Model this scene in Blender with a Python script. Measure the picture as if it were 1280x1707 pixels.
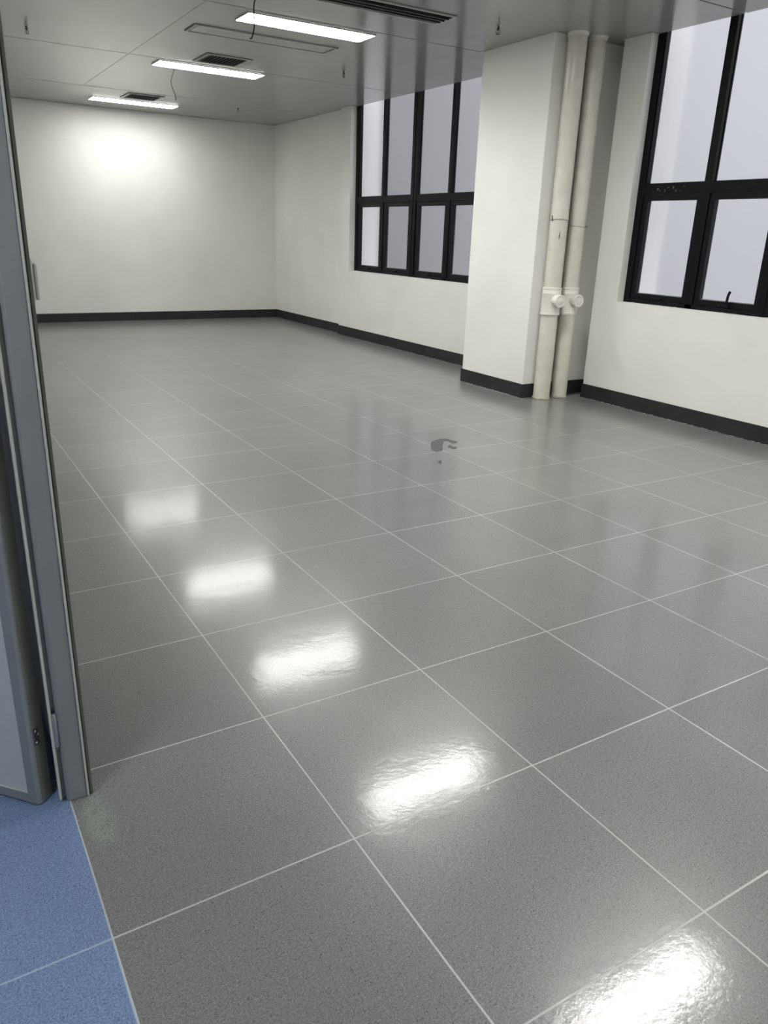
import bpy, bmesh, math, random
from mathutils import Vector, Matrix, noise
random.seed(7)
scn = bpy.context.scene
for o in list(bpy.data.objects): bpy.data.objects.remove(o)

# ------------------------------------------------------------------ camera
YAW, PITCH, ROLL = 0.555126471, 0.347667895, 0.0347055677
CAM = Vector((-0.17983, -1.34642, 1.45588))
fw = Vector((math.sin(YAW)*math.cos(PITCH), math.cos(YAW)*math.cos(PITCH), -math.sin(PITCH)))
rt = Vector((math.cos(YAW), -math.sin(YAW), 0)); up = rt.cross(fw)
r2 = rt*math.cos(ROLL)+up*math.sin(ROLL); u2 = -rt*math.sin(ROLL)+up*math.cos(ROLL)
cd = bpy.data.cameras.new('camera'); cam = bpy.data.objects.new('camera', cd)
scn.collection.objects.link(cam)
M = Matrix((r2, u2, -fw)).transposed().to_4x4(); M.translation = CAM
cam.matrix_world = M
cd.sensor_fit = 'HORIZONTAL'; cd.sensor_width = 36; cd.lens = 36*1274.465/1280
cd.clip_start = 0.02; cd.clip_end = 200
scn.camera = cam

# ------------------------------------------------------------------ exposure
scn.view_settings.view_transform = 'Standard'; scn.view_settings.look = 'None'
scn.view_settings.gamma = 1; scn.view_settings.use_curve_mapping = False
scn.view_settings.exposure = 0.0
LAMP = 30.0           # radiance of the ceiling light diffusers
BEAM, BEAM_SPREAD = 25.0, 150      # watts and spread (degrees) of each light panel's downward beam
CORR = 34.0           # radiance of the added, unseen corridor light diffuser
SKY = 2.0

# ------------------------------------------------------------------ sky: flat overcast dusk
w = bpy.data.worlds.new('sky'); scn.world = w; w.use_nodes = True
nt = w.node_tree; nt.nodes.clear()
out = nt.nodes.new('ShaderNodeOutputWorld'); bg = nt.nodes.new('ShaderNodeBackground')
tc = nt.nodes.new('ShaderNodeTexCoord'); sp = nt.nodes.new('ShaderNodeSeparateXYZ')
nt.links.new(tc.outputs['Generated'], sp.inputs[0])
mr = nt.nodes.new('ShaderNodeMapRange'); mr.inputs['From Min'].default_value = -0.25; mr.inputs['From Max'].default_value = 1.0
nt.links.new(sp.outputs['Z'], mr.inputs['Value'])
cr = nt.nodes.new('ShaderNodeValToRGB')
cr.color_ramp.elements[0].color = (.235, .24, .25, 1); cr.color_ramp.elements[1].color = (1, 1, 1.03, 1)
e = cr.color_ramp.elements.new(.56); e.color = (.40, .405, .435, 1)
nt.links.new(mr.outputs[0], cr.inputs[0]); az = nt.nodes.new('ShaderNodeMapRange'); az.inputs['From Min'].default_value = .60; az.inputs['From Max'].default_value = .88
az.inputs['To Min'].default_value = 1.0; az.inputs['To Max'].default_value = .44
nt.links.new(sp.outputs['Y'], az.inputs['Value'])
sc = nt.nodes.new('ShaderNodeVectorMath'); sc.operation = 'SCALE'
nt.links.new(cr.outputs[0], sc.inputs[0]); nt.links.new(az.outputs[0], sc.inputs['Scale'])
az2 = nt.nodes.new('ShaderNodeMapRange'); az2.inputs['From Min'].default_value = .35; az2.inputs['From Max'].default_value = -.6
az2.inputs['To Min'].default_value = 1.0; az2.inputs['To Max'].default_value = 1.85
nt.links.new(sp.outputs['Y'], az2.inputs['Value'])
sc2 = nt.nodes.new('ShaderNodeVectorMath'); sc2.operation = 'SCALE'
nt.links.new(sc.outputs[0], sc2.inputs[0]); nt.links.new(az2.outputs[0], sc2.inputs['Scale'])
nt.links.new(sc2.outputs[0], bg.inputs[0])
bg.inputs[1].default_value = SKY; nt.links.new(bg.outputs[0], out.inputs[0])

# ------------------------------------------------------------------ helpers
def new_obj(name, bm, mat=None, parent=None, smooth=False, loc=None):
    me = bpy.data.meshes.new(name); bmesh.ops.recalc_face_normals(bm, faces=bm.faces[:])
    bm.to_mesh(me); bm.free()
    if mat: me.materials.append(mat)
    if smooth:
        for p in me.polygons: p.use_smooth = True
        me.set_sharp_from_angle(angle=math.radians(38))
    o = bpy.data.objects.new(name, me); scn.collection.objects.link(o)
    if parent: o.parent = parent
    if loc: o.location = loc
    return o
def struct(o): o['kind'] = 'structure'; return o
def tag(o, label, cat, group=None):
    o['label'] = label; o['category'] = cat
    if group: o['group'] = group
    return o
def empty(name, loc=(0, 0, 0), rz=0.0):
    o = bpy.data.objects.new(name, None); scn.collection.objects.link(o)
    o.location = loc; o.rotation_euler = (0, 0, rz); o.empty_display_size = .1
    return o
def box(bm, x0, x1, y0, y1, z0, z1, bev=0.0, mat=None):
    vs = [bm.verts.new(p) for p in ((x0,y0,z0),(x1,y0,z0),(x1,y1,z0),(x0,y1,z0),(x0,y0,z1),(x1,y0,z1),(x1,y1,z1),(x0,y1,z1))]
    if mat is not None:
        for v in vs: v.co = mat @ v.co
    fs = [bm.faces.new([vs[i] for i in f]) for f in ((0,3,2,1),(4,5,6,7),(0,1,5,4),(1,2,6,5),(2,3,7,6),(3,0,4,7))]
    if bev > 0:
        es = list({e for f in fs for e in f.edges})
        bmesh.ops.bevel(bm, geom=es, offset=bev, segments=2, affect='EDGES', profile=.5)
    return fs
def lathe(bm, prof, mtx=None, seg=40, cap=True):
    """prof: list of (radius, height) revolved about local z"""
    rings = []
    for r, h in prof:
        ring = []
        for k in range(seg):
            a = 2*math.pi*k/seg; p = Vector((r*math.cos(a), r*math.sin(a), h))
            ring.append(bm.verts.new(mtx @ p if mtx else p))
        rings.append(ring)
    for a, b in zip(rings[:-1], rings[1:]):
        for k in range(seg):
            bm.faces.new((a[k], a[(k+1) % seg], b[(k+1) % seg], b[k]))
    if cap:
        bm.faces.new(rings[0][::-1]); bm.faces.new(rings[-1])
def axis_mtx(p, d):
    q = Vector(d).normalized().to_track_quat('Z', 'Y').to_matrix().to_4x4(); q.translation = Vector(p); return q
def tube(bm, pts, r, seg=10, closed=False):
    n = len(pts); pts = [Vector(p) for p in pts]; rings = []
    for i, p in enumerate(pts):
        a = pts[(i-1) % n] if (closed or i > 0) else pts[i]; b = pts[(i+1) % n] if (closed or i < n-1) else pts[i]
        t = (b-a).normalized(); ref = Vector((0, 0, 1)) if abs(t.z) < .9 else Vector((1, 0, 0))
        s = t.cross(ref).normalized(); u = s.cross(t)
        rr = r[i] if isinstance(r, (list, tuple)) else r
        rings.append([bm.verts.new(p+(s*math.cos(2*math.pi*k/seg)+u*math.sin(2*math.pi*k/seg))*rr) for k in range(seg)])
    m = n if closed else n-1
    for i in range(m):
        A, B = rings[i], rings[(i+1) % n]
        for k in range(seg): bm.faces.new((A[k], A[(k+1) % seg], B[(k+1) % seg], B[k]))
    if not closed:
        bm.faces.new(rings[0][::-1]); bm.faces.new(rings[-1])
def smooth_path(P, n=6):
    P = [Vector(p) for p in P]; Q = [P[0]]+P+[P[-1]]; outp = []
    for i in range(1, len(Q)-2):
        for k in range(n):
            t = k/n; a, b, c, d = Q[i-1], Q[i], Q[i+1], Q[i+2]
            outp.append(.5*((2*b)+(c-a)*t+(2*a-5*b+4*c-d)*t*t+(3*b-a-3*c+d)*t**3))
    outp.append(P[-1]); return outp
def prism(bm, pts, z0, z1):
    a = [bm.verts.new((x, y, z0)) for x, y in pts]; b = [bm.verts.new((x, y, z1)) for x, y in pts]
    n = len(pts)
    bm.faces.new(a[::-1]); bm.faces.new(b)
    for i in range(n): bm.faces.new((a[i], a[(i+1) % n], b[(i+1) % n], b[i]))
def BM(): return bmesh.new()
def copy_tree(root):
    c = root.copy(); scn.collection.objects.link(c)
    for ch in list(root.children):
        d = ch.copy(); scn.collection.objects.link(d); d.parent = c
        for g in list(ch.children):
            e = g.copy(); scn.collection.objects.link(e); e.parent = d
    return c

# ------------------------------------------------------------------ materials
class NT:
    def __init__(s, name):
        s.m = bpy.data.materials.new(name); s.m.use_nodes = True; s.t = s.m.node_tree; s.t.nodes.clear()
        s.out = s.t.nodes.new('ShaderNodeOutputMaterial'); s.b = s.t.nodes.new('ShaderNodeBsdfPrincipled')
        s.t.links.new(s.b.outputs[0], s.out.inputs[0])
    def n(s, typ, **kw):
        x = s.t.nodes.new(typ)
        for k, v in kw.items(): setattr(x, k, v)
        return x
    def l(s, a, b): s.t.links.new(a, b)
    def val(s, sock, v):
        if hasattr(v, 'type') and hasattr(v, 'links'): s.l(v, sock)
        else: sock.default_value = v
    def math(s, op, a, b=0.0, c=0.0, clamp=False):
        x = s.n('ShaderNodeMath', operation=op, use_clamp=clamp)
        s.val(x.inputs[0], a); s.val(x.inputs[1], b); s.val(x.inputs[2], c); return x.outputs[0]
    def mix(s, f, a, b):
        x = s.n('ShaderNodeMix', data_type='RGBA'); s.val(x.inputs[0], f); s.val(x.inputs[6], a); s.val(x.inputs[7], b); return x.outputs[2]
    def mixf(s, f, a, b):
        x = s.n('ShaderNodeMix', data_type='FLOAT'); s.val(x.inputs[0], f); s.val(x.inputs[2], a); s.val(x.inputs[3], b); return x.outputs[0]
    def noise(s, vec, scale, detail=2, rough=.5):
        x = s.n('ShaderNodeTexNoise'); s.l(vec, x.inputs['Vector']); x.inputs['Scale'].default_value = scale
        x.inputs['Detail'].default_value = detail; x.inputs['Roughness'].default_value = rough; return x.outputs['Fac']
    def rng(s, v, a, b, c=0.0, d=1.0, smooth=False):
        x = s.n('ShaderNodeMapRange'); x.interpolation_type = 'SMOOTHSTEP' if smooth else 'LINEAR'
        s.val(x.inputs[0], v); x.inputs[1].default_value = a; x.inputs[2].default_value = b; x.inputs[3].default_value = c; x.inputs[4].default_value = d
        return x.outputs[0]
    def bump(s, h, strength, dist, normal=None):
        x = s.n('ShaderNodeBump'); x.inputs['Strength'].default_value = strength; x.inputs['Distance'].default_value = dist
        s.l(h, x.inputs['Height'])
        if normal: s.l(normal, x.inputs['Normal'])
        return x.outputs[0]
    def set(s, **kw):
        for k, v in kw.items(): s.val(s.b.inputs[k.replace('_', ' ')], v)
def simple(name, col, rough=.5, metal=0.0, spec=.5, var=0.0, vscale=6, bump=0.0, bscale=60):
    m = NT(name); tcn = m.n('ShaderNodeTexCoord').outputs['Object']
    c = (*col, 1)
    if var:
        f = m.noise(tcn, vscale, 4)
        c = m.mix(m.rng(f, .3, .7), (*[v*(1-var) for v in col], 1), (*[min(1, v*(1+var)) for v in col], 1))
    m.set(Base_Color=c, Roughness=rough, Metallic=metal); m.b.inputs['Specular IOR Level'].default_value = spec
    if bump: m.l(m.bump(m.noise(tcn, bscale, 3), bump, .002), m.b.inputs['Normal'])
    return m.m

# walls: off-white emulsion with faint roller texture
def wall_mat():
    m = NT('white_emulsion'); tcn = m.n('ShaderNodeTexCoord').outputs['Object']
    f = m.noise(tcn, 1.1, 4, .55)
    c = m.mix(m.rng(f, .35, .7), (.76, .765, .735, 1), (.83, .83, .80, 1))
    m.set(Base_Color=c, Roughness=.66); m.b.inputs['Specular IOR Level'].default_value = .22
    b1 = m.bump(m.noise(tcn, 2.3, 2), .25, .02)
    m.l(m.bump(m.noise(tcn, 160, 2), .12, .001, b1), m.b.inputs['Normal'])
    return m.m
WALL = wall_mat()

TX, TY = 0.6, 0.5958
def floor_mat():
    m = NT('speckled_tile'); tcn = m.n('ShaderNodeTexCoord').outputs['Object']
    s = m.n('ShaderNodeSeparateXYZ'); m.l(tcn, s.inputs[0]); X, Y = s.outputs[0], s.outputs[1]
    wob = m.math('MULTIPLY', m.math('SUBTRACT', m.noise(tcn, 1.3, 1), .5), .006)
    def dist(v, T):
        a = m.math('DIVIDE', m.math('ADD', v, wob), T)
        return m.math('MULTIPLY', m.math('ABSOLUTE', m.math('SUBTRACT', a, m.math('ROUND', a))), T)
    d = m.math('MINIMUM', dist(X, TX), dist(Y, TY))
    width = m.rng(m.noise(tcn, .9, 1), .3, .7, .0020, .0029)
    line = m.math('SUBTRACT', 1.0, m.math('SMOOTH_MIN', 1.0, m.math('DIVIDE', d, width), 0.0)) if False else m.rng(m.math('DIVIDE', d, width), .75, 1.15, 1, 0, True)
    # per tile tone
    wn = m.n('ShaderNodeTexWhiteNoise', noise_dimensions='2D'); cmb = m.n('ShaderNodeCombineXYZ')
    m.l(m.math('FLOOR', m.math('DIVIDE', X, TX)), cmb.inputs[0]); m.l(m.math('FLOOR', m.math('DIVIDE', Y, TY)), cmb.inputs[1]); m.l(cmb.outputs[0], wn.inputs['Vector'])
    tone = m.rng(wn.outputs['Value'], 0, 1, .95, 1.05)
    fine = m.noise(tcn, 230, 2, .6); mid = m.noise(tcn, 95, 3, .6); wide = m.noise(tcn, 2.2, 3)
    vo = m.n('ShaderNodeTexVoronoi', feature='F1'); m.l(tcn, vo.inputs['Vector']); vo.inputs['Scale'].default_value = 120
    pepper = m.math('MULTIPLY', m.rng(vo.outputs['Distance'], .14, .30, 1, 0), m.rng(m.noise(tcn, 47, 1), .50, .60))
    worm = m.rng(m.math('ABSOLUTE', m.math('SUBTRACT', m.noise(tcn, 150, 2, .6), .5)), 0, .035, 1, 0)
    g = m.math('MULTIPLY', m.math('MULTIPLY', m.rng(fine, .3, .7, .64, 1.36), m.rng(mid, .3, .7, .90, 1.10)), m.math('MULTIPLY', tone, m.rng(wide, .3, .7, .95, 1.05)))
    g = m.math('MULTIPLY', g, m.math('SUBTRACT', 1.0, m.math('MULTIPLY', pepper, .55)))
    g = m.math('MULTIPLY', g, m.math('SUBTRACT', 1.0, m.math('MULTIPLY', worm, .28)))
    inroom = m.math('GREATER_THAN', X, 0.0)
    # greenish adhesive smear by the door jamb
    sm = m.math('ADD', m.math('POWER', m.math('DIVIDE', m.math('SUBTRACT', X, .055), .045), 2.0), m.math('POWER', m.math('DIVIDE', m.math('SUBTRACT', Y, .385), .11), 2.0))
    smear = m.math('MULTIPLY', m.rng(sm, .1, 1.3, 1, 0, True), m.rng(m.noise(tcn, 18, 3), .3, .6, .35, .9))
    base = m.mix(inroom, (.165, .230, .385, 1), (.176, .179, .175, 1))
    base = m.mix(m.math('MULTIPLY', smear, .4), base, (.29, .38, .29, 1))
    vm = m.n('ShaderNodeVectorMath', operation='SCALE'); m.l(base, vm.inputs[0]); m.l(g, vm.inputs['Scale'])
    # cement dust near the pipe feet
    dd = m.math('ADD', m.math('POWER', m.math('DIVIDE', m.math('SUBTRACT', X, 5.22), .34), 2.0), m.math('POWER', m.math('DIVIDE', m.math('SUBTRACT', Y, 4.10), .16), 2.0))
    dust = m.math('MULTIPLY', m.rng(dd, .2, 1.4, 1, 0, True), m.rng(m.noise(tcn, 22, 5, .7), .42, .62, 0, .8))
    lc = m.mix(inroom, (.34, .43, .50, 1), (.50, .51, .49, 1))
    col = m.mix(m.math('MULTIPLY', line, m.math('MULTIPLY', m.rng(m.noise(tcn, 1.7, 2), .3, .65, .55, .95), m.rng(Y, 5.0, 9.5, 1.0, .35))), vm.outputs[0], lc)  # joint lines fade towards the far end: grazing sheen put into the colour
    col = m.mix(m.math('MULTIPLY', dust, .5), col, (.42, .42, .40, 1))
    
    rough = m.math('ADD', .32, m.math('ADD', m.math('MULTIPLY', line, .15), m.math('MULTIPLY', dust, .35)))
    m.set(Base_Color=col, Roughness=rough); m.b.inputs['Specular IOR Level'].default_value = .36
    m.set(Coat_Weight=m.math('SUBTRACT', .44, m.math('MULTIPLY', m.math('ADD', line, dust), .3)), Coat_Roughness=.112)
    mp = m.n('ShaderNodeMapping'); mp.inputs['Scale'].default_value = (1, 1, 1); m.l(tcn, mp.inputs[0])
    b0 = m.bump(m.noise(tcn, 6.0, 2, .5), .10, .008); b1 = m.bump(m.noise(tcn, 20, 2, .5), .06, .0024, b0)
    b2 = m.bump(m.noise(tcn, 55, 3, .65), .24, .0012, b1)
    b3 = m.bump(line, .35, .0006, b2)
    m.l(b3, m.b.inputs['Normal']); m.l(b2, m.b.inputs['Coat Normal'])
    return m.m
FLOOR = floor_mat()

def ceil_mat():
    m = NT('ceiling_panel_grey'); tcn = m.n('ShaderNodeTexCoord').outputs['Object']
    f = m.noise(tcn, .8, 3)
    m.set(Base_Color=m.mix(m.rng(f, .3, .7), (.31, .315, .30, 1), (.35, .355, .34, 1)), Roughness=m.rng(m.noise(tcn, 2.5, 3), .3, .7, .155, .185))
    m.b.inputs['Specular IOR Level'].default_value = .75
    m.l(m.bump(m.noise(tcn, 1.6, 1), .08, .02), m.b.inputs['Normal'])
    return m.m
CEIL = ceil_mat()
GAP = simple('dark_gap', (.03, .03, .03), .9)
TRIM = simple('grey_trim', (.42, .43, .41), .4)
BASEB = simple('charcoal_skirting', (.027, .029, .028), .6, spec=.25, var=.25, vscale=5, bump=.2)
ALU = simple('anodised_aluminium', (.26, .275, .285), .36, metal=.3, var=.05)
ALU_D = simple('olive_aluminium', (.17, .175, .15), .4, metal=.3, var=.05)
SEAL = simple('pale_rubber_seal', (.46, .47, .43), .55)
SEAL_D = simple('dark_rubber_seal', (.10, .10, .085), .6)
DOORP = simple('grey_door_panel', (.46, .48, .51), .38, var=.02)
STEEL = simple('brushed_steel', (.45, .45, .44), .3, metal=1.0)
STEEL_D = simple('dark_steel', (.10, .10, .10), .35, metal=.8)
BLACK = simple('black_powder_coat', (.005, .005, .007), .45, spec=.15, bump=.12, bscale=25)
BLACK2 = simple('black_sash', (.005, .005, .008), .4, spec=.18)
BEAD = simple('grey_glazing_bead', (.30, .30, .32), .4)
PVC = simple('aged_cream_pvc', (.66, .635, .565), .30, var=.07, vscale=9, bump=.1)
PVC2 = simple('white_pvc_fitting', (.76, .745, .69), .28, var=.03)
WHITEPL = simple('white_plastic', (.66, .66, .63), .35)
SMUDGE = simple('grey_smudge', (.09, .09, .09), .8)
CAULK = simple('white_sealant', (.75, .75, .72), .6)
EXT = simple('exterior_render', (.78, .77, .76), .8)
WIRE = simple('black_cable', (.008, .008, .008), .9, spec=.05)
CEMENT = simple('cement', (.34, .31, .26), .9, var=.35, vscale=60, bump=.6)
BARE = simple('bare_patch', (.095, .10, .095), .75, spec=.1, var=.1, vscale=40)
CHALK = simple('pale_residue', (.42, .43, .41), .7)
CORRW = simple('corridor_paint', (.70, .71, .72), .5)

def glass_mat():
    m = NT('frosted_window_glass')
    m.set(Base_Color=(.93, .94, .96, 1), Roughness=.36, IOR=1.13); m.b.inputs['Transmission Weight'].default_value = 1
    return m.m
GLASS = glass_mat()
def emis(name, col, st):
    m = NT(name); e = m.n('ShaderNodeEmission'); e.inputs[0].default_value = (*col, 1); e.inputs[1].default_value = st
    m.l(e.outputs[0], m.out.inputs[0]); return m.m
LIGHT = emis('lit_diffuser', (1, .985, .94), LAMP)
LIGHTC = emis('added_corridor_diffuser', (.93, .97, 1), CORR)

# ------------------------------------------------------------------ room shell
ZC = 3.108; YB = 11.80; Y0 = -5.2
XW = 5.480         # window wall
XN = 5.470         # its nearer length
XB = 5.552         # its far length
PX0, PY0, PY1 = 4.845, 4.285, 5.262     # pillar
XR, YR0 = 5.665, 4.095                  # recess beside the pillar
XO = 5.80

bm = BM(); box(bm, -2.6, XO, -5.4, 12.0, -.08, 0); struct(new_obj('floor', bm, FLOOR))

bm = BM(); box(bm, -.0, XO, YB, YB+.2, 0, 3.6); struct(new_obj('wall_back', bm, WALL))
bm = BM(); box(bm, 0.0, XO, Y0-.2, Y0, 0, 3.6); struct(new_obj('wall_near', bm, WALL))
DY1, DY0, DH = .50, -1.30, 2.12         # door opening in the left wall
bm = BM()
box(bm, 0.0, .055, DY1+.045, YB, 0, 3.6); box(bm, 0.0, .055, Y0, DY0-.045, 0, 3.6); box(bm, 0.0, .055, DY0-.045, DY1+.045, DH+.05, 3.6)
struct(new_obj('wall_left', bm, WALL))
# right wall: far plain length, window length, recess, near window length
Z0 = .935
bm = BM()
box(bm, XB, XO, 9.29, YB, 0, 3.6)
box(bm, XW, XO, 9.00, 9.29, 0, 3.6)
box(bm, XW, XO, PY1-.1, 9.00, 0, Z0)
box(bm, XW, XO, PY1-.1, PY1+.35, Z0, 3.6)
box(bm, XR, XO, YR0-.05, PY1-.1, 0, 3.6)
box(bm, XN, XO, 3.80, YR0, 0, 3.6)
box(bm, XN, XO, Y0, 3.80, 0, Z0+.01)
box(bm, XN, XO, Y0, .60, Z0+.01, 3.6)
struct(new_obj('wall_right', bm, WALL))
bm = BM(); box(bm, PX0, XR, PY0, PY1, 0, 3.6, .006); struct(new_obj('pillar', bm, WALL))

# skirting
BH, BT = .133, .011
bm = BM(); box(bm, .055, XB, YB-BT, YB, 0, BH, .002); struct(new_obj('baseboard_back', bm, BASEB))
bm = BM()
box(bm, XB-BT, XB, 9.29, YB-BT, 0, BH, .002); box(bm, XW-BT, XB-BT, 9.29, 9.29+BT, 0, BH, .002)
box(bm, XW-BT, XW, PY1, 9.29, 0, BH, .002)
box(bm, XR-BT, XR, YR0, PY0, 0, BH, .002)
box(bm, XN-BT, XR-BT, YR0, YR0+BT, 0, BH, .002)
box(bm, XN-BT, XN, Y0, YR0, 0, BH, .002)
struct(new_obj('baseboard_right', bm, BASEB))
bm = BM()
box(bm, PX0-BT, PX0, PY0-BT, PY1, 0, BH, .002); box(bm, PX0, XR-BT, PY0-BT, PY0, 0, BH, .002)
box(bm, PX0-BT, XW-BT, PY1, PY1+BT, 0, BH, .002)
struct(new_obj('baseboard_pillar', bm, BASEB))
bm = BM(); box(bm, .055, .055+BT, DY1+.06, YB-BT, 0, BH, .002); struct(new_obj('baseboard_left', bm, BASEB))

# crumbs of filler and grout left along the skirting
def crumbs(name, a, b, n, rnd, label):
    bm = BM()
    for i in range(n):
        t = rnd.random(); x = a[0]+(b[0]-a[0])*t; y = a[1]+(b[1]-a[1])*t
        s = rnd.uniform(.0015, .004); L = rnd.uniform(.004, .02)
        dx, dy = (b[0]-a[0]), (b[1]-a[1]); l = math.hypot(dx, dy); dx /= l; dy /= l
        mt = Matrix(((dx*L, -dy*s, 0, x), (dy*L, dx*s, 0, y), (0, 0, s*.6, s*.55), (0, 0, 0, 1)))
        bmesh.ops.create_icosphere(bm, subdivisions=1, radius=1, matrix=mt)
    o = new_obj(name, bm, CAULK); o['kind'] = 'stuff'; tag(o, label, 'debris'); return o
rr = random.Random(3)
crumbs('grout_crumbs', (XN-BT-.004, 1.2), (XN-BT-.004, 4.0), 70, rr, 'white grout crumbs scattered along the foot of the skirting under the right window')
crumbs('grout_crumbs', (PX0-BT-.004, 4.32), (PX0-BT-.004, 5.24), 26, rr, 'white grout crumbs scattered along the foot of the pillar skirting')
crumbs('grout_crumbs', (XW-BT-.004, 5.6), (XW-BT-.004, 8.9), 40, rr, 'white grout crumbs scattered along the skirting under the left window')

# ceiling of glossy grey panels with narrow open joints
ys = [Y0, -3.98, -1.66, .66, 2.985, 5.285, 7.675, 9.995, YB]
CE = 5.552
bm = BM(); g = .0085
for i in range(len(ys)-1):
    a, b = ys[i]+g, ys[i+1]-g
    xs = [.055, 2.16, CE] if i in (5, 6) else [.055, CE]
    for j in range(len(xs)-1):
        box(bm, xs[j]+(.0018 if j else 0), xs[j+1]-(.0018 if j < len(xs)-2 else 0), a, b, ZC, ZC+.03, .0012)
box(bm, CE+.0005, XR, YR0, PY0, ZC, ZC+.03); box(bm, CE+.0005, 5.5695, PY1, 8.99, ZC, ZC+.03)
cl = struct(new_obj('ceiling', bm, CEIL))
bm = BM(); box(bm, .055, CE, Y0, YB, ZC+.031, ZC+.06); o = new_obj('ceiling_backing', bm, GAP, cl)

# wall-edge angle trims under the ceiling
TH, TWd = .0035, .020
def strip(bm, x0, x1, y0, y1): box(bm, min(x0, x1), max(x0, x1), min(y0, y1), max(y0, y1), ZC-TH, ZC-.0002, .0008)
bm = BM()
strip(bm, .055, XB, YB-TWd, YB)
new1 = struct(new_obj('trim_1', bm, TRIM))
bm = BM()
strip(bm, XB-TWd, XB, 9.29+.001, YB-TWd); strip(bm, XW-TWd, XW, 9.0, 9.29); strip(bm, XW, XW+.09, 9.0-.014, 9.0)
struct(new_obj('trim_2', bm, TRIM))
bm = BM()
strip(bm, PX0-TWd, PX0, PY0-TWd, PY1+TWd); strip(bm, PX0, 4.93, PY0-TWd, PY0); strip(bm, PX0, XW, PY1, PY1+TWd)
struct(new_obj('trim_3', bm, TRIM))
bm = BM()
strip(bm, 5.335, XR-TWd, PY0-TWd, PY0); strip(bm, XR-TWd, XR, YR0+TWd, PY0); strip(bm, XN, XR, YR0, YR0+TWd); strip(bm, XN-TWd, XN, 3.80, YR0+TWd); strip(bm, XN-TWd, XN+.08, 3.786, 3.80)
struct(new_obj('trim_4', bm, TRIM))

# ------------------------------------------------------------------ windows
def window(name, xf, yA, yB, mull, thick, xwall, handle_ys, hook=None):
    """yA far edge, yB near edge; mull = list of (far, near) of mullion fronts; frame front plane xf, glass xf+.05"""
    top, zb = 3.55, .945; gx = xf+.052; back = gx+.012
    tr0, tr1 = 1.862, 1.949          # transom
    root = struct(empty(name, (xf, (yA+yB)/2, zb)))
    inv = Matrix.Translation(-Vector(root.location))
    def add(nm, bm, m, par=None, smooth=False):
        bmesh.ops.transform(bm, matrix=inv, verts=bm.verts[:]); return new_obj(nm, bm, m, par or root, smooth)
    b = BM()
    box(b, xf, back, yA-.066, yA, zb, top, .002)
    box(b, xf+.012, back, yA-.078, yA-.064, zb+.04, top, .0015)
    box(b, xf, back, yB, yB+.066, zb, top, .002)
    box(b, xf, back, yB+.066, yA-.066, zb, zb+.035, .002)
    box(b, xf, back, yB+.066, yA-.066, top-.05, top, .002)
    add('window_frame', b, BLACK)
    b = BM(); box(b, xf+.0015, back-.001, yB+.066, yA-.066, tr0, tr1, .002); add('transom', b, BLACK)
    edges = [yA-.066]
    for i, (f, n) in enumerate(mull):
        b = BM(); box(b, xf-(.004 if thick[i] else 0), back, n, f, zb+.001, top-.001, .002)
        if thick[i]: box(b, xf-.010, xf-.003, (n+f)/2-.006, (n+f)/2+.006, zb, top-.002, .001)
        add('mullion', b, BLACK)
        edges += [f, n]
    edges.append(yB+.066)
    for k in range(0, len(edges), 2):
        a, c = edges[k], edges[k+1]        # a > c
        b = BM(); box(b, gx, gx+.006, c-.004, a+.004, tr1-.004, top-.03); add('upper_pane', b, GLASS)
        b = BM(); box(b, gx-.012, gx-.001, c, a, tr1, tr1+.007, .001); box(b, gx-.012, gx-.001, a-.006, a, tr1, top-.06, .001); add('glazing_bead', b, BLACK2)
        # lower sash
        z0, z1 = zb+.036, tr0-.003; s = .058; A, C_ = a-.004, c+.004
        b = BM()
        box(b, xf+.010, back-.002, A-s*.85, A, z0, z1, .003); box(b, xf+.010, back-.002, C_, C_+s*.85, z0, z1, .003)
        box(b, xf+.010, back-.002, C_+s*.85, A-s*.85, z0, z0+s*.85, .003); box(b, xf+.010, back-.002, C_+s*.85, A-s*.85, z1-s*.8, z1, .003)
        sash = add('opening_sash', b, BLACK2)
        b = BM(); box(b, gx, gx+.006, C_+s*.8, A-s*.8, z0+s*.8, z1-s*.75); add('pane', b, GLASS, sash)
        b = BM(); box(b, gx-.016, gx-.001, C_+s*.85, A-s*.85, z0+s*.85, z0+s*.85+.005, .001); add('glazing_bead', b, BEAD, sash)
        ym = (a+c)/2
        b = BM()
        box(b, xf-.006, xf+.012, ym-.055, ym+.055, z0+.008, z0+.028, .003)
        if hook is not None and abs(hook-ym) < .3:
            P = smooth_path([(xf-.004, hook, z0+.012), (xf-.018, hook, z0+.035), (xf-.020, hook-.002, z0+.080), (xf-.018, hook-.006, z0+.112), (xf-.014, hook-.014, z0+.135)], 6)
            tube(b, P, .0105, 10)
        else:
            box(b, xf-.014, xf-.004, ym-.05, ym+.01, z0+.014, z0+.024, .003)
        add('window_handle', b, BLACK2, sash, True)
    if hook is not None:
        rs = random.Random(4)
        for i in range(9):
            ya = yA-.16-.042*i+rs.uniform(-.01, .01); z = rs.uniform(tr0+.016, tr1-.03); b = BM()
            box(b, xf+.0002, xf+.0012, ya-rs.uniform(.004, .022), ya, z, z+rs.uniform(.003, .022), .0003); add('plaster_smudge', b, SMUDGE)
    # uneven sealant bead along the sill
    b = BM(); n = int((yA-yB)/.02); rnd = random.Random(len(name)+int(yA*10))
    pts, rad = [], []
    for i in range(n+1):
        y = yA-(yA-yB)*i/n
        k = noise.noise(Vector((y*6, 1.3, yA))); pts.append((xf-.004, y, Z0+.0045+.003*k)); rad.append(max(.0018, .0055+.006*noise.noise(Vector((y*17, 3, 0)))))
    tube(b, pts, rad, 8); add('sealant_bead', b, CAULK, None, True)
    return root
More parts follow.
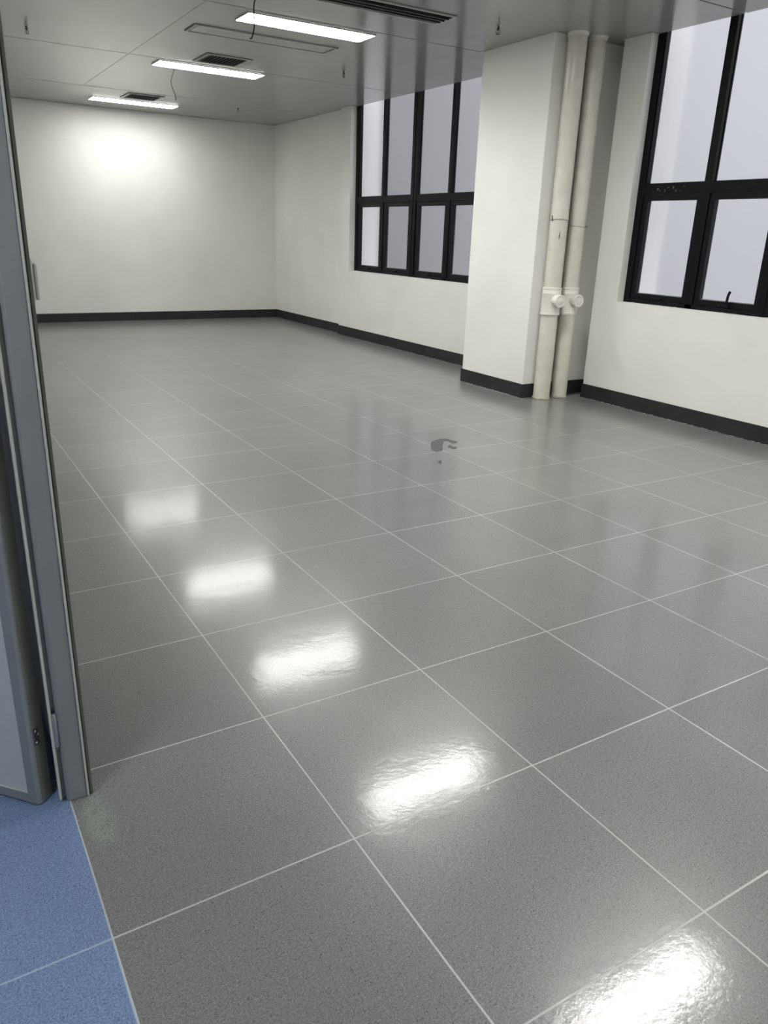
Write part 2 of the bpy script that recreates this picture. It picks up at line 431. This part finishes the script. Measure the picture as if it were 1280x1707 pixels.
window('window_1', 5.57, 9.00, 5.62, [(8.275, 8.218), (7.545, 7.418), (6.735, 6.675)], [0, 1, 0], XW, [])
window('window_2', 5.55, 3.80, .60, [(3.115, 3.045), (2.425, 2.330), (1.725, 1.655), ], [0, 1, 0], XN, [], hook=2.70)

# outer wall reveals and facade fins seen through the frosted panes
bm = BM()
for y0, y1 in ((9.02, 9.35), (5.2, 5.6), (3.82, 4.2), (.2, .58)):
    box(bm, XO, XO+.16, y0, y1, 0, 3.6)
box(bm, 5.636, XO+.16, 8.990, 9.03, .94, 3.6); box(bm, 5.616, XO+.16, 3.790, 3.83, .95, 3.6)
struct(new_obj('wall_outside', bm, EXT))

# ------------------------------------------------------------------ corridor side
bm = BM(); box(bm, -2.6, -2.4, -3.2, 3.5, 0, 3.3); struct(new_obj('wall_corridor', bm, CORRW))
bm = BM(); box(bm, -2.4, 0, 3.3, 3.5, 0, 3.3); box(bm, -2.4, 0, -3.2, -3.0, 0, 3.3); struct(new_obj('wall_corridor_ends', bm, CORRW))
bm = BM(); box(bm, -2.4, -.0, -3.0, 3.3, 2.8, 2.85); struct(new_obj('ceiling_corridor', bm, CEIL))

# ------------------------------------------------------------------ door: frame of stepped aluminium profiles, leaf folded back into the corridor
dr = struct(empty('door_1', (0, DY1, 0)))
inv = Matrix.Translation((0, -DY1, 0))
def dadd(nm, bm, m, par=None, smooth=False):
    bmesh.ops.transform(bm, matrix=inv, verts=bm.verts[:]); return new_obj(nm, bm, m, par or dr, smooth)
def jamb(sgn, yb):
    """stepped profile; sgn=+1 far jamb (face looks to -y)"""
    def y(v): return yb - sgn*v
    P = [(-.021, -.045), (-.021, -.010), (-.008, -.010), (-.006, .004), (-.001, .010), (.002, .012), (.043, .012), (.0435, .002), (.060, .002), (.060, -.045)]
    b = BM(); pts = [(x, y(v)) for x, v in P]
    prism(b, pts if sgn < 0 else pts[::-1], .002, DH+.05)
    fr = dadd('door_frame', b, ALU)
    b = BM(); ya, yc = sorted((y(-.012), y(.017))); box(b, .044, .0495, ya, yc, .003, DH+.05, .0015); dadd('frame_edge_bead', b, SEAL, fr)
    b = BM(); ya, yc = sorted((y(-.02), y(.010))); box(b, .0525, .0600, ya, yc, .003, DH+.05, .001); dadd('rubber_seal', b, SEAL_D, fr)
    b = BM(); ya, yc = sorted((y(-.014), y(.006))); box(b, -.0240, -.0175, ya, yc, .008, DH+.05, .0015); dadd('outer_seal', b, SEAL, fr)
jamb(1, DY1); jamb(-1, DY0)
b = BM(); box(b, -.021, .060, DY0, DY1, DH, DH+.05, .002); dadd('door_frame', b, ALU)

# leaf: local x runs from hinge edge away, local y = thickness
ld = Vector((-.67, .742, 0)).normalized(); ln = Vector((ld.y, -ld.x, 0))   # ln points to the wall side
hp = Vector((-.0735, .5055, .006))
LM = Matrix((( ld.x, ln.x, 0, hp.x), (ld.y, ln.y, 0, hp.y), (0, 0, 1, hp.z), (0, 0, 0, 1)))
W_, T_, H_ = .92, .056, 2.09
def ladd(nm, bm, m, par=None, smooth=False):
    bmesh.ops.transform(bm, matrix=LM, verts=bm.verts[:]); return dadd(nm, bm, m, par, smooth)
b = BM()
for x0, x1 in ((0, .032), (W_-.032, W_)):
    prism(b, [(x0+(.006 if x0 == 0 else 0), 0), (x1, 0), (x1, T_), (x0+(.006 if x0 == 0 else 0), T_), (x0, T_-.006), (x0, .006)], 0, H_)
box(b, .032, W_-.032, 0, T_, 0, .030, .002); box(b, .032, W_-.032, 0, T_, H_-.030, H_, .002)
leaf = ladd('door_leaf', b, ALU)
b = BM(); box(b, -.0015, .001, .012, T_-.008, .004, H_-.004, .0007); ladd('edge_profile', b, ALU_D, leaf)
b = BM(); box(b, .030, W_-.030, .003, T_-.003, .028, H_-.028); ladd('door_panel', b, DOORP, leaf)
b = BM()
box(b, .0315, .0335, -.0008, .006, .030, H_-.030); box(b, .0315, W_-.0315, -.0008, .006, .0295, .0315); ladd('panel_bead', b, SEAL, leaf)
b = BM(); box(b, .006, W_-.02, .012, T_-.012, -.0055, .002, .001); ladd('bottom_seal', b, SEAL_D, leaf)
for hz in (.175, 1.60, 1.93):
    b = BM(); lathe(b, [(.0058, 0), (.0070, .002), (.0070, .098), (.0055, .101), (.003, .102)], Matrix.Translation((-.0118, .4975, hz)), 20)
    hg = dadd('hinge', b, STEEL, None, True)
    b = BM(); box(b, -.0035, -.001, .012, .030, hz-.012+.015, hz-.012+.065, .0012); pl = ladd('hinge_plate', b, STEEL_D, leaf)
    b = BM()
    for (v, z) in ((.018, .057), (.026, .044), (.018, .023)):
        lathe(b, [(.0034, 0), (.0034, .001), (.002, .0022)], axis_mtx((-.0035, v, hz-.012+z), (-1, 0, 0)), 14)
    ladd('screw', b, STEEL, pl, True)

# ------------------------------------------------------------------ light switch on the left wall, just past the jamb
sw = empty('light_switch', (.0555, .56, 1.34)); tag(sw, 'white plastic light switch box on the left wall just past the door jamb', 'light switch')
bm = BM(); box(bm, 0, .012, -.043, .043, -.043, .043, .003); new_obj('back_box', bm, WHITEPL, sw)
bm = BM(); box(bm, .0121, .021, -.043, .043, -.043, .034, .003); new_obj('switch_plate', bm, WHITEPL, sw)
bm = BM(); box(bm, .0211, .0245, -.022, .022, -.028, .022, .0015); new_obj('rocker', bm, WHITEPL, sw)

# ------------------------------------------------------------------ drain pipes
def pipe(name, cx, cy, R, label, zclamp, side, marks):
    r = empty(name, (cx, cy, 0)); tag(r, label, 'pipe')
    bm = BM(); lathe(bm, [(R, .001), (R, ZC+.02)], None, 56); new_obj('pipe_tube', bm, PVC, r, True)
    bm = BM(); Rs = R+.008
    lathe(bm, [(R, .800), (Rs+.003, .800), (Rs+.003, .816), (Rs, .819), (Rs, .985), (Rs+.002, .990), (Rs+.002, .998), (Rs-.001, 1.002), (Rs-.001, 1.028), (Rs+.003, 1.032), (Rs+.003, 1.046), (R, 1.048)], None, 56, False)
    sl = new_obj('pipe_sleeve', bm, PVC2, r, True)
    d = Vector((-.17, -1, -.02)).normalized()
    bm = BM(); r0 = .050
    lathe(bm, [(r0-.002, .03), (r0-.002, .150)], axis_mtx((0, 0, .935), d), 36)
    br = new_obj('cleanout_branch', bm, PVC2, r, True)
    bm = BM(); lathe(bm, [(r0+.004, .122), (r0+.008, .126), (r0+.008, .158), (r0+.005, .162), (r0-.006, .163), (r0-.010, .159), (r0-.024, .159), (r0-.028, .162), (.004, .162)], axis_mtx((0, 0, .935), d), 36)
    # two grip ribs
    new_obj('cleanout_cap', bm, PVC2, br, True)
    bm = BM()
    pts = []
    for k in range(48):
        a = 2*math.pi*k/48; pts.append(((R+.0035)*math.cos(a), (R+.0035)*math.sin(a), zclamp+.004*math.sin(a*2+side)+.0015*math.sin(a*23)))
    tube(bm, pts, .0032, 8, True)
    cw = new_obj('wire_clamp', bm, STEEL, r, True)
    bm = BM(); a = math.radians(185 if side == 0 else 300)
    p0 = Vector((math.cos(a), math.sin(a), 0))
    if side == 0:
        tube(bm, smooth_path([p0*(R+.004)+Vector((0, 0, zclamp-.012)), p0*(R+.014)+Vector((0, 0, zclamp)), p0*(R+.010)+Vector((-.002, 0, zclamp+.022)), p0*(R+.018)+Vector((0, 0, zclamp+.034))], 4), .004, 8)
    else:
        tube(bm, [p0*(R+.005)+Vector((0, 0, zclamp-.004)), p0*(R+.010)+Vector((.012, 0, zclamp+.003))], .004, 8)
    new_obj('twisted_tie', bm, STEEL_D, cw, True)
    bm = BM(); lathe(bm, [(R, ZC-.030), (R+.007, ZC-.028), (R+.007, ZC-.006), (R+.014, ZC-.004), (R+.014, ZC-.0005)], None, 56, False); new_obj('ceiling_collar', bm, PVC2, r, True)
    # ragged cement ring at the foot
    bm = BM(); pts, rad = [], []
    for k in range(60):
        a = 2*math.pi*k/60; q = noise.noise(Vector((math.cos(a)*3, math.sin(a)*3, cx*7)))
        pts.append(((R+.001)*math.cos(a), (R+.001)*math.sin(a), .0045+.003*q)); rad.append(max(.003, .0085+.011*q))
    tube(bm, pts, rad, 8, True); new_obj('cement_ring', bm, CEMENT, r, True)
    for (ang, z, h, wd, ti) in marks:
        bm = BM(); prev = None
        for j in range(5 if h > .02 else 1):
            aa = math.radians(ang)+random.uniform(-wd, wd)/R*.4; zz = z+(random.uniform(-h, h)*.25 if h > .02 else 0)
            L = h if j == 0 else random.uniform(.5, 1)*h; dz = L/2
            P = [((R+.0006)*math.cos(aa+ti*(t-.5)), (R+.0006)*math.sin(aa+ti*(t-.5)), zz-dz+2*dz*t) for t in (0, .35, .7, 1)]
            tube(bm, P, [.0006, .0026, .0022, .0006], 6)
        new_obj('scrape_mark' if h > .02 else 'screw_head', bm, STEEL_D, r, True)
    return r
random.seed(5)
pipe('drain_pipe', 5.015, 4.190, .081, 'cream plastic drain pipe right beside the pillar, with a dark scrape above its cleanout cap', 1.635, 0, [(238, 1.50, .06, .006, .06), (236, .485, .006, .002, 0)])
pipe('drain_pipe', 5.245, 4.190, .075, 'cream plastic drain pipe nearer the window, behind the scraped one', 1.585, 1, [])

# ------------------------------------------------------------------ ceiling lights
def light(cx, cy, label, grp, dim=1.0):
    L, Wd = 1.19, .305
    r = empty('ceiling_light', (cx, cy, ZC)); tag(r, label, 'ceiling light', grp)
    bm = BM()
    for x0, x1, y0, y1 in ((-L/2, L/2, -Wd/2, -Wd/2+.006), (-L/2, L/2, Wd/2-.006, Wd/2), (-L/2, -L/2+.006, -Wd/2+.006, Wd/2-.006), (L/2-.006, L/2, -Wd/2+.006, Wd/2-.006)):
        box(bm, x0, x1, y0, y1, -.013, -.0005, .001)
    new_obj('light_frame', bm, TRIM, r)
    bm = BM(); box(bm, -L/2+.007, L/2-.007, -Wd/2+.007, Wd/2-.007, -.015, -.002, .004); new_obj('light_diffuser', bm, LIGHT, r)
    la = bpy.data.lights.new('panel_beam', 'AREA'); la.shape = 'RECTANGLE'; la.size = L-.03; la.size_y = Wd-.03; la.energy = BEAM*dim; la.spread = math.radians(BEAM_SPREAD); la.color = (1, .985, .94)
    lo = bpy.data.objects.new('panel_beam', la); scn.collection.objects.link(lo); lo.parent = r; lo.location = (0, 0, -.0165)
    return r
lt = [(3.03, 10.93, 'lit rectangular ceiling light panel nearest the back wall'), (3.08, 7.875, 'lit rectangular ceiling light panel beside the second seam, middle of the visible row'),
      (3.125, 5.50, 'lit rectangular ceiling light panel nearest the camera, beyond the long black slot vent'),
      (3.15, 3.13, 'lit ceiling light panel overhead, seen as the large glare in the middle of the floor'), (3.20, .74, 'lit ceiling light panel overhead, seen as the glare at the lower right of the floor'),
      (3.2, -1.66, 'added unseen ceiling light panel over the near end of the room, first one behind the camera'), (3.2, -4.0, 'added unseen ceiling light panel by the near end wall, farthest behind the camera')]  # last two panels are unseen, added to brighten the near part of the room
for a in lt: light(*a, 'light panels in one row down the ceiling', .15 if a[1] > 10 else 1.0)
cl_ = empty('added_corridor_light', (-1.2, -.6, 2.8)); tag(cl_, 'added unseen square light panel lighting the corridor behind the door', 'ceiling light')  # unseen panel, added to light the corridor side of door and jamb
bm = BM(); box(bm, -.31, .31, -.31, .31, -.012, -.003, .002); new_obj('light_frame', bm, TRIM, cl_)
bm = BM(); box(bm, -.29, .29, -.29, .29, -.016, -.0125); new_obj('light_diffuser', bm, LIGHTC, cl_)

# ------------------------------------------------------------------ vents
def frame_ring(bm, hx, hy, wdt, z0, z1, bev=.0012):
    box(bm, -hx, hx, -hy, -hy+wdt, z0, z1, bev); box(bm, -hx, hx, hy-wdt, hy, z0, z1, bev)
    box(bm, -hx, -hx+wdt, -hy+wdt, hy-wdt, z0, z1, bev); box(bm, hx-wdt, hx, -hy+wdt, hy-wdt, z0, z1, bev)
def square_vent(cx, cy, label):
    r = empty('square_vent', (cx, cy, ZC)); tag(r, label, 'vent', 'square slatted return vents')
    bm = BM(); box(bm, -.243, .243, -.235, .235, -.0016, -.0003); new_obj('dark_backing', bm, GAP, r)
    bm = BM(); frame_ring(bm, .240, .232, .038, -.010, -.0017); new_obj('vent_frame', bm, TRIM, r)
    for k in range(10):
        x = -.186+.372*k/9
        mt = Matrix.Translation((x, 0, -.0105)) @ Matrix.Rotation(math.radians(-32), 4, 'Y')
        bm = BM(); box(bm, -.0135, .0135, -.192, .192, -.0008, .0008, 0, mt)
        new_obj('slat', bm, TRIM, r)
    return r
square_vent(3.025, 7.315, 'square slatted return vent beside the middle light panel')
square_vent(3.0, 10.37, 'square slatted return vent beside the farthest light panel')
r = empty('air_intake_panel', (3.01, 6.175, ZC)); tag(r, 'long narrow closed grey air intake panel between the two nearer lights', 'vent')
bm = BM(); box(bm, -.70, .70, -.148, .148, -.0016, -.0003); new_obj('dark_backing', bm, GAP, r)
bm = BM(); frame_ring(bm, .695, .143, .022, -.012, -.0017); new_obj('panel_frame', bm, TRIM, r)
bm = BM(); box(bm, -.660, .660, -.108, .108, -.0075, -.0018, .001); new_obj('inner_plate', bm, CEIL, r)
r = empty('slot_vent', (3.215, 4.562, ZC)); tag(r, 'long dark slot vent with black louvres at the top edge of the photo', 'vent')
bm = BM(); box(bm, -.705, .705, -.150, .150, -.0016, -.0003); new_obj('dark_backing', bm, GAP, r)
bm = BM(); frame_ring(bm, .70, .145, .020, -.013, -.0017); new_obj('vent_frame', bm, TRIM, r)
for yy in (-.0625, 0, .0625):
    mt = Matrix.Translation((0, yy, -.012))
    bm = BM(); box(bm, -.68, .68, -.006, .006, -.008, .008, .001, mt); new_obj('louvre', bm, STEEL_D, r)
for yy in (-.031, .031, -.094, .094):
    mt = Matrix.Translation((0, yy, -.008)) @ Matrix.Rotation(math.radians(35), 4, 'X')
    bm = BM(); box(bm, -.68, .68, -.010, .010, -.0008, .0008, 0, mt); new_obj('louvre', bm, GAP, r)

# ------------------------------------------------------------------ sprinklers
def sprinkler(x, y, label, rz):
    r = empty('sprinkler_head', (x, y, ZC), rz); tag(r, label, 'sprinkler', 'pendent sprinkler heads')
    bm = BM(); lathe(bm, [(.022, -.0003), (.022, -.002), (.014, -.0045), (.010, -.005)], None, 20); new_obj('ceiling_plate', bm, STEEL, r, True)
    bm = BM(); lathe(bm, [(.0085, -.002), (.0085, -.022), (.013, -.023), (.013, -.032), (.008, -.034), (.008, -.038)], None, 12)
    for s in (-1, 1):
        tube(bm, smooth_path([(s*.006, 0, -.036), (s*.015, 0, -.044), (s*.014, 0, -.058), (s*.004, 0, -.068)], 4), .0024, 6)
    new_obj('sprinkler_body', bm, STEEL_D, r, True)
    bm = BM(); lathe(bm, [(.0028, -.036), (.0028, -.066)], None, 8); new_obj('glass_bulb', bm, simple('red_bulb', (.25, .03, .02), .15), r, True)
    bm = BM(); lathe(bm, [(.004, -.066), (.016, -.069), (.016, -.0705), (.003, -.072)], None, 16); new_obj('deflector', bm, STEEL_D, r, True)
sprinkler(1.12, 7.09, 'small dark sprinkler head near the left edge of the ceiling', .3)
sprinkler(4.35, 4.43, 'small dark sprinkler head on the ceiling in front of the pillar', -.6)
sprinkler(4.26, 6.95, 'small dark sprinkler head left of the window reflections on the ceiling', .5)
sprinkler(4.32, 10.25, 'small dark sprinkler head farthest away, near the back right corner', .2)

# ------------------------------------------------------------------ loose cables
def cable(pts, label):
    bm = BM(); tube(bm, smooth_path(pts, 8), .0046, 8)
    bmesh.ops.transform(bm, matrix=Matrix.Translation(-Vector(pts[0])), verts=bm.verts[:])
    o = new_obj('loose_cable', bm, WIRE, None, True, pts[0]); return tag(o, label, 'cable')
cable([(2.418, 4.9, ZC), (2.396, 4.9, 3.05), (2.392, 4.9, 2.985), (2.394, 4.9, 2.918), (2.383, 4.9, 2.858), (2.370, 4.9, 2.824), (2.356, 4.9, 2.818)], 'black loose cable hanging with a hooked end in front of the nearest light')
cable([(2.742, 8.05, ZC), (2.726, 8.05, 3.05), (2.697, 8.05, 2.962), (2.716, 8.05, 2.885), (2.738, 8.05, 2.83), (2.739, 8.05, 2.787)], 'black loose cable hanging bent behind the middle light panel')

# ------------------------------------------------------------------ marks on the floor
def flat(name, polys, mat, label, h=.0006):
    bm = BM()
    for P in polys: prism(bm, P, .0002, h)
    c = polys[0][0]
    bmesh.ops.transform(bm, matrix=Matrix.Translation((-c[0], -c[1], 0)), verts=bm.verts[:])
    return tag(new_obj(name, bm, mat, None, False, (c[0], c[1], 0)), label, 'stain')
def px2floor(u, v):
    d = fw*1274.465+r2*(u-640)-u2*(v-853.5); t = -CAM.z/d.z; p = CAM+d*t; return (p.x, p.y)
def zp(L): return [px2floor(700+a/12.8, 700+b/12.8) for a, b in L]
flat('worn_patch', [zp([(240, 470), (330, 430), (450, 400), (580, 398), (640, 425), (700, 440), (800, 462), (770, 500), (700, 510), (640, 480), (600, 455), (540, 448), (500, 470), (485, 560), (480, 660), (360, 688), (250, 645), (228, 545)]),
                    zp([(600, 545), (660, 540), (700, 575), (785, 575), (770, 625), (690, 628), (650, 600), (595, 590)])],
     BARE, 'dark hook-shaped patch on the floor tiles in front of the pillar')
flat('worn_spot', [zp([(370, 900), (400, 868), (465, 868), (450, 960), (425, 930)])], BARE, 'tiny dark spot on the floor just below the hook-shaped patch')
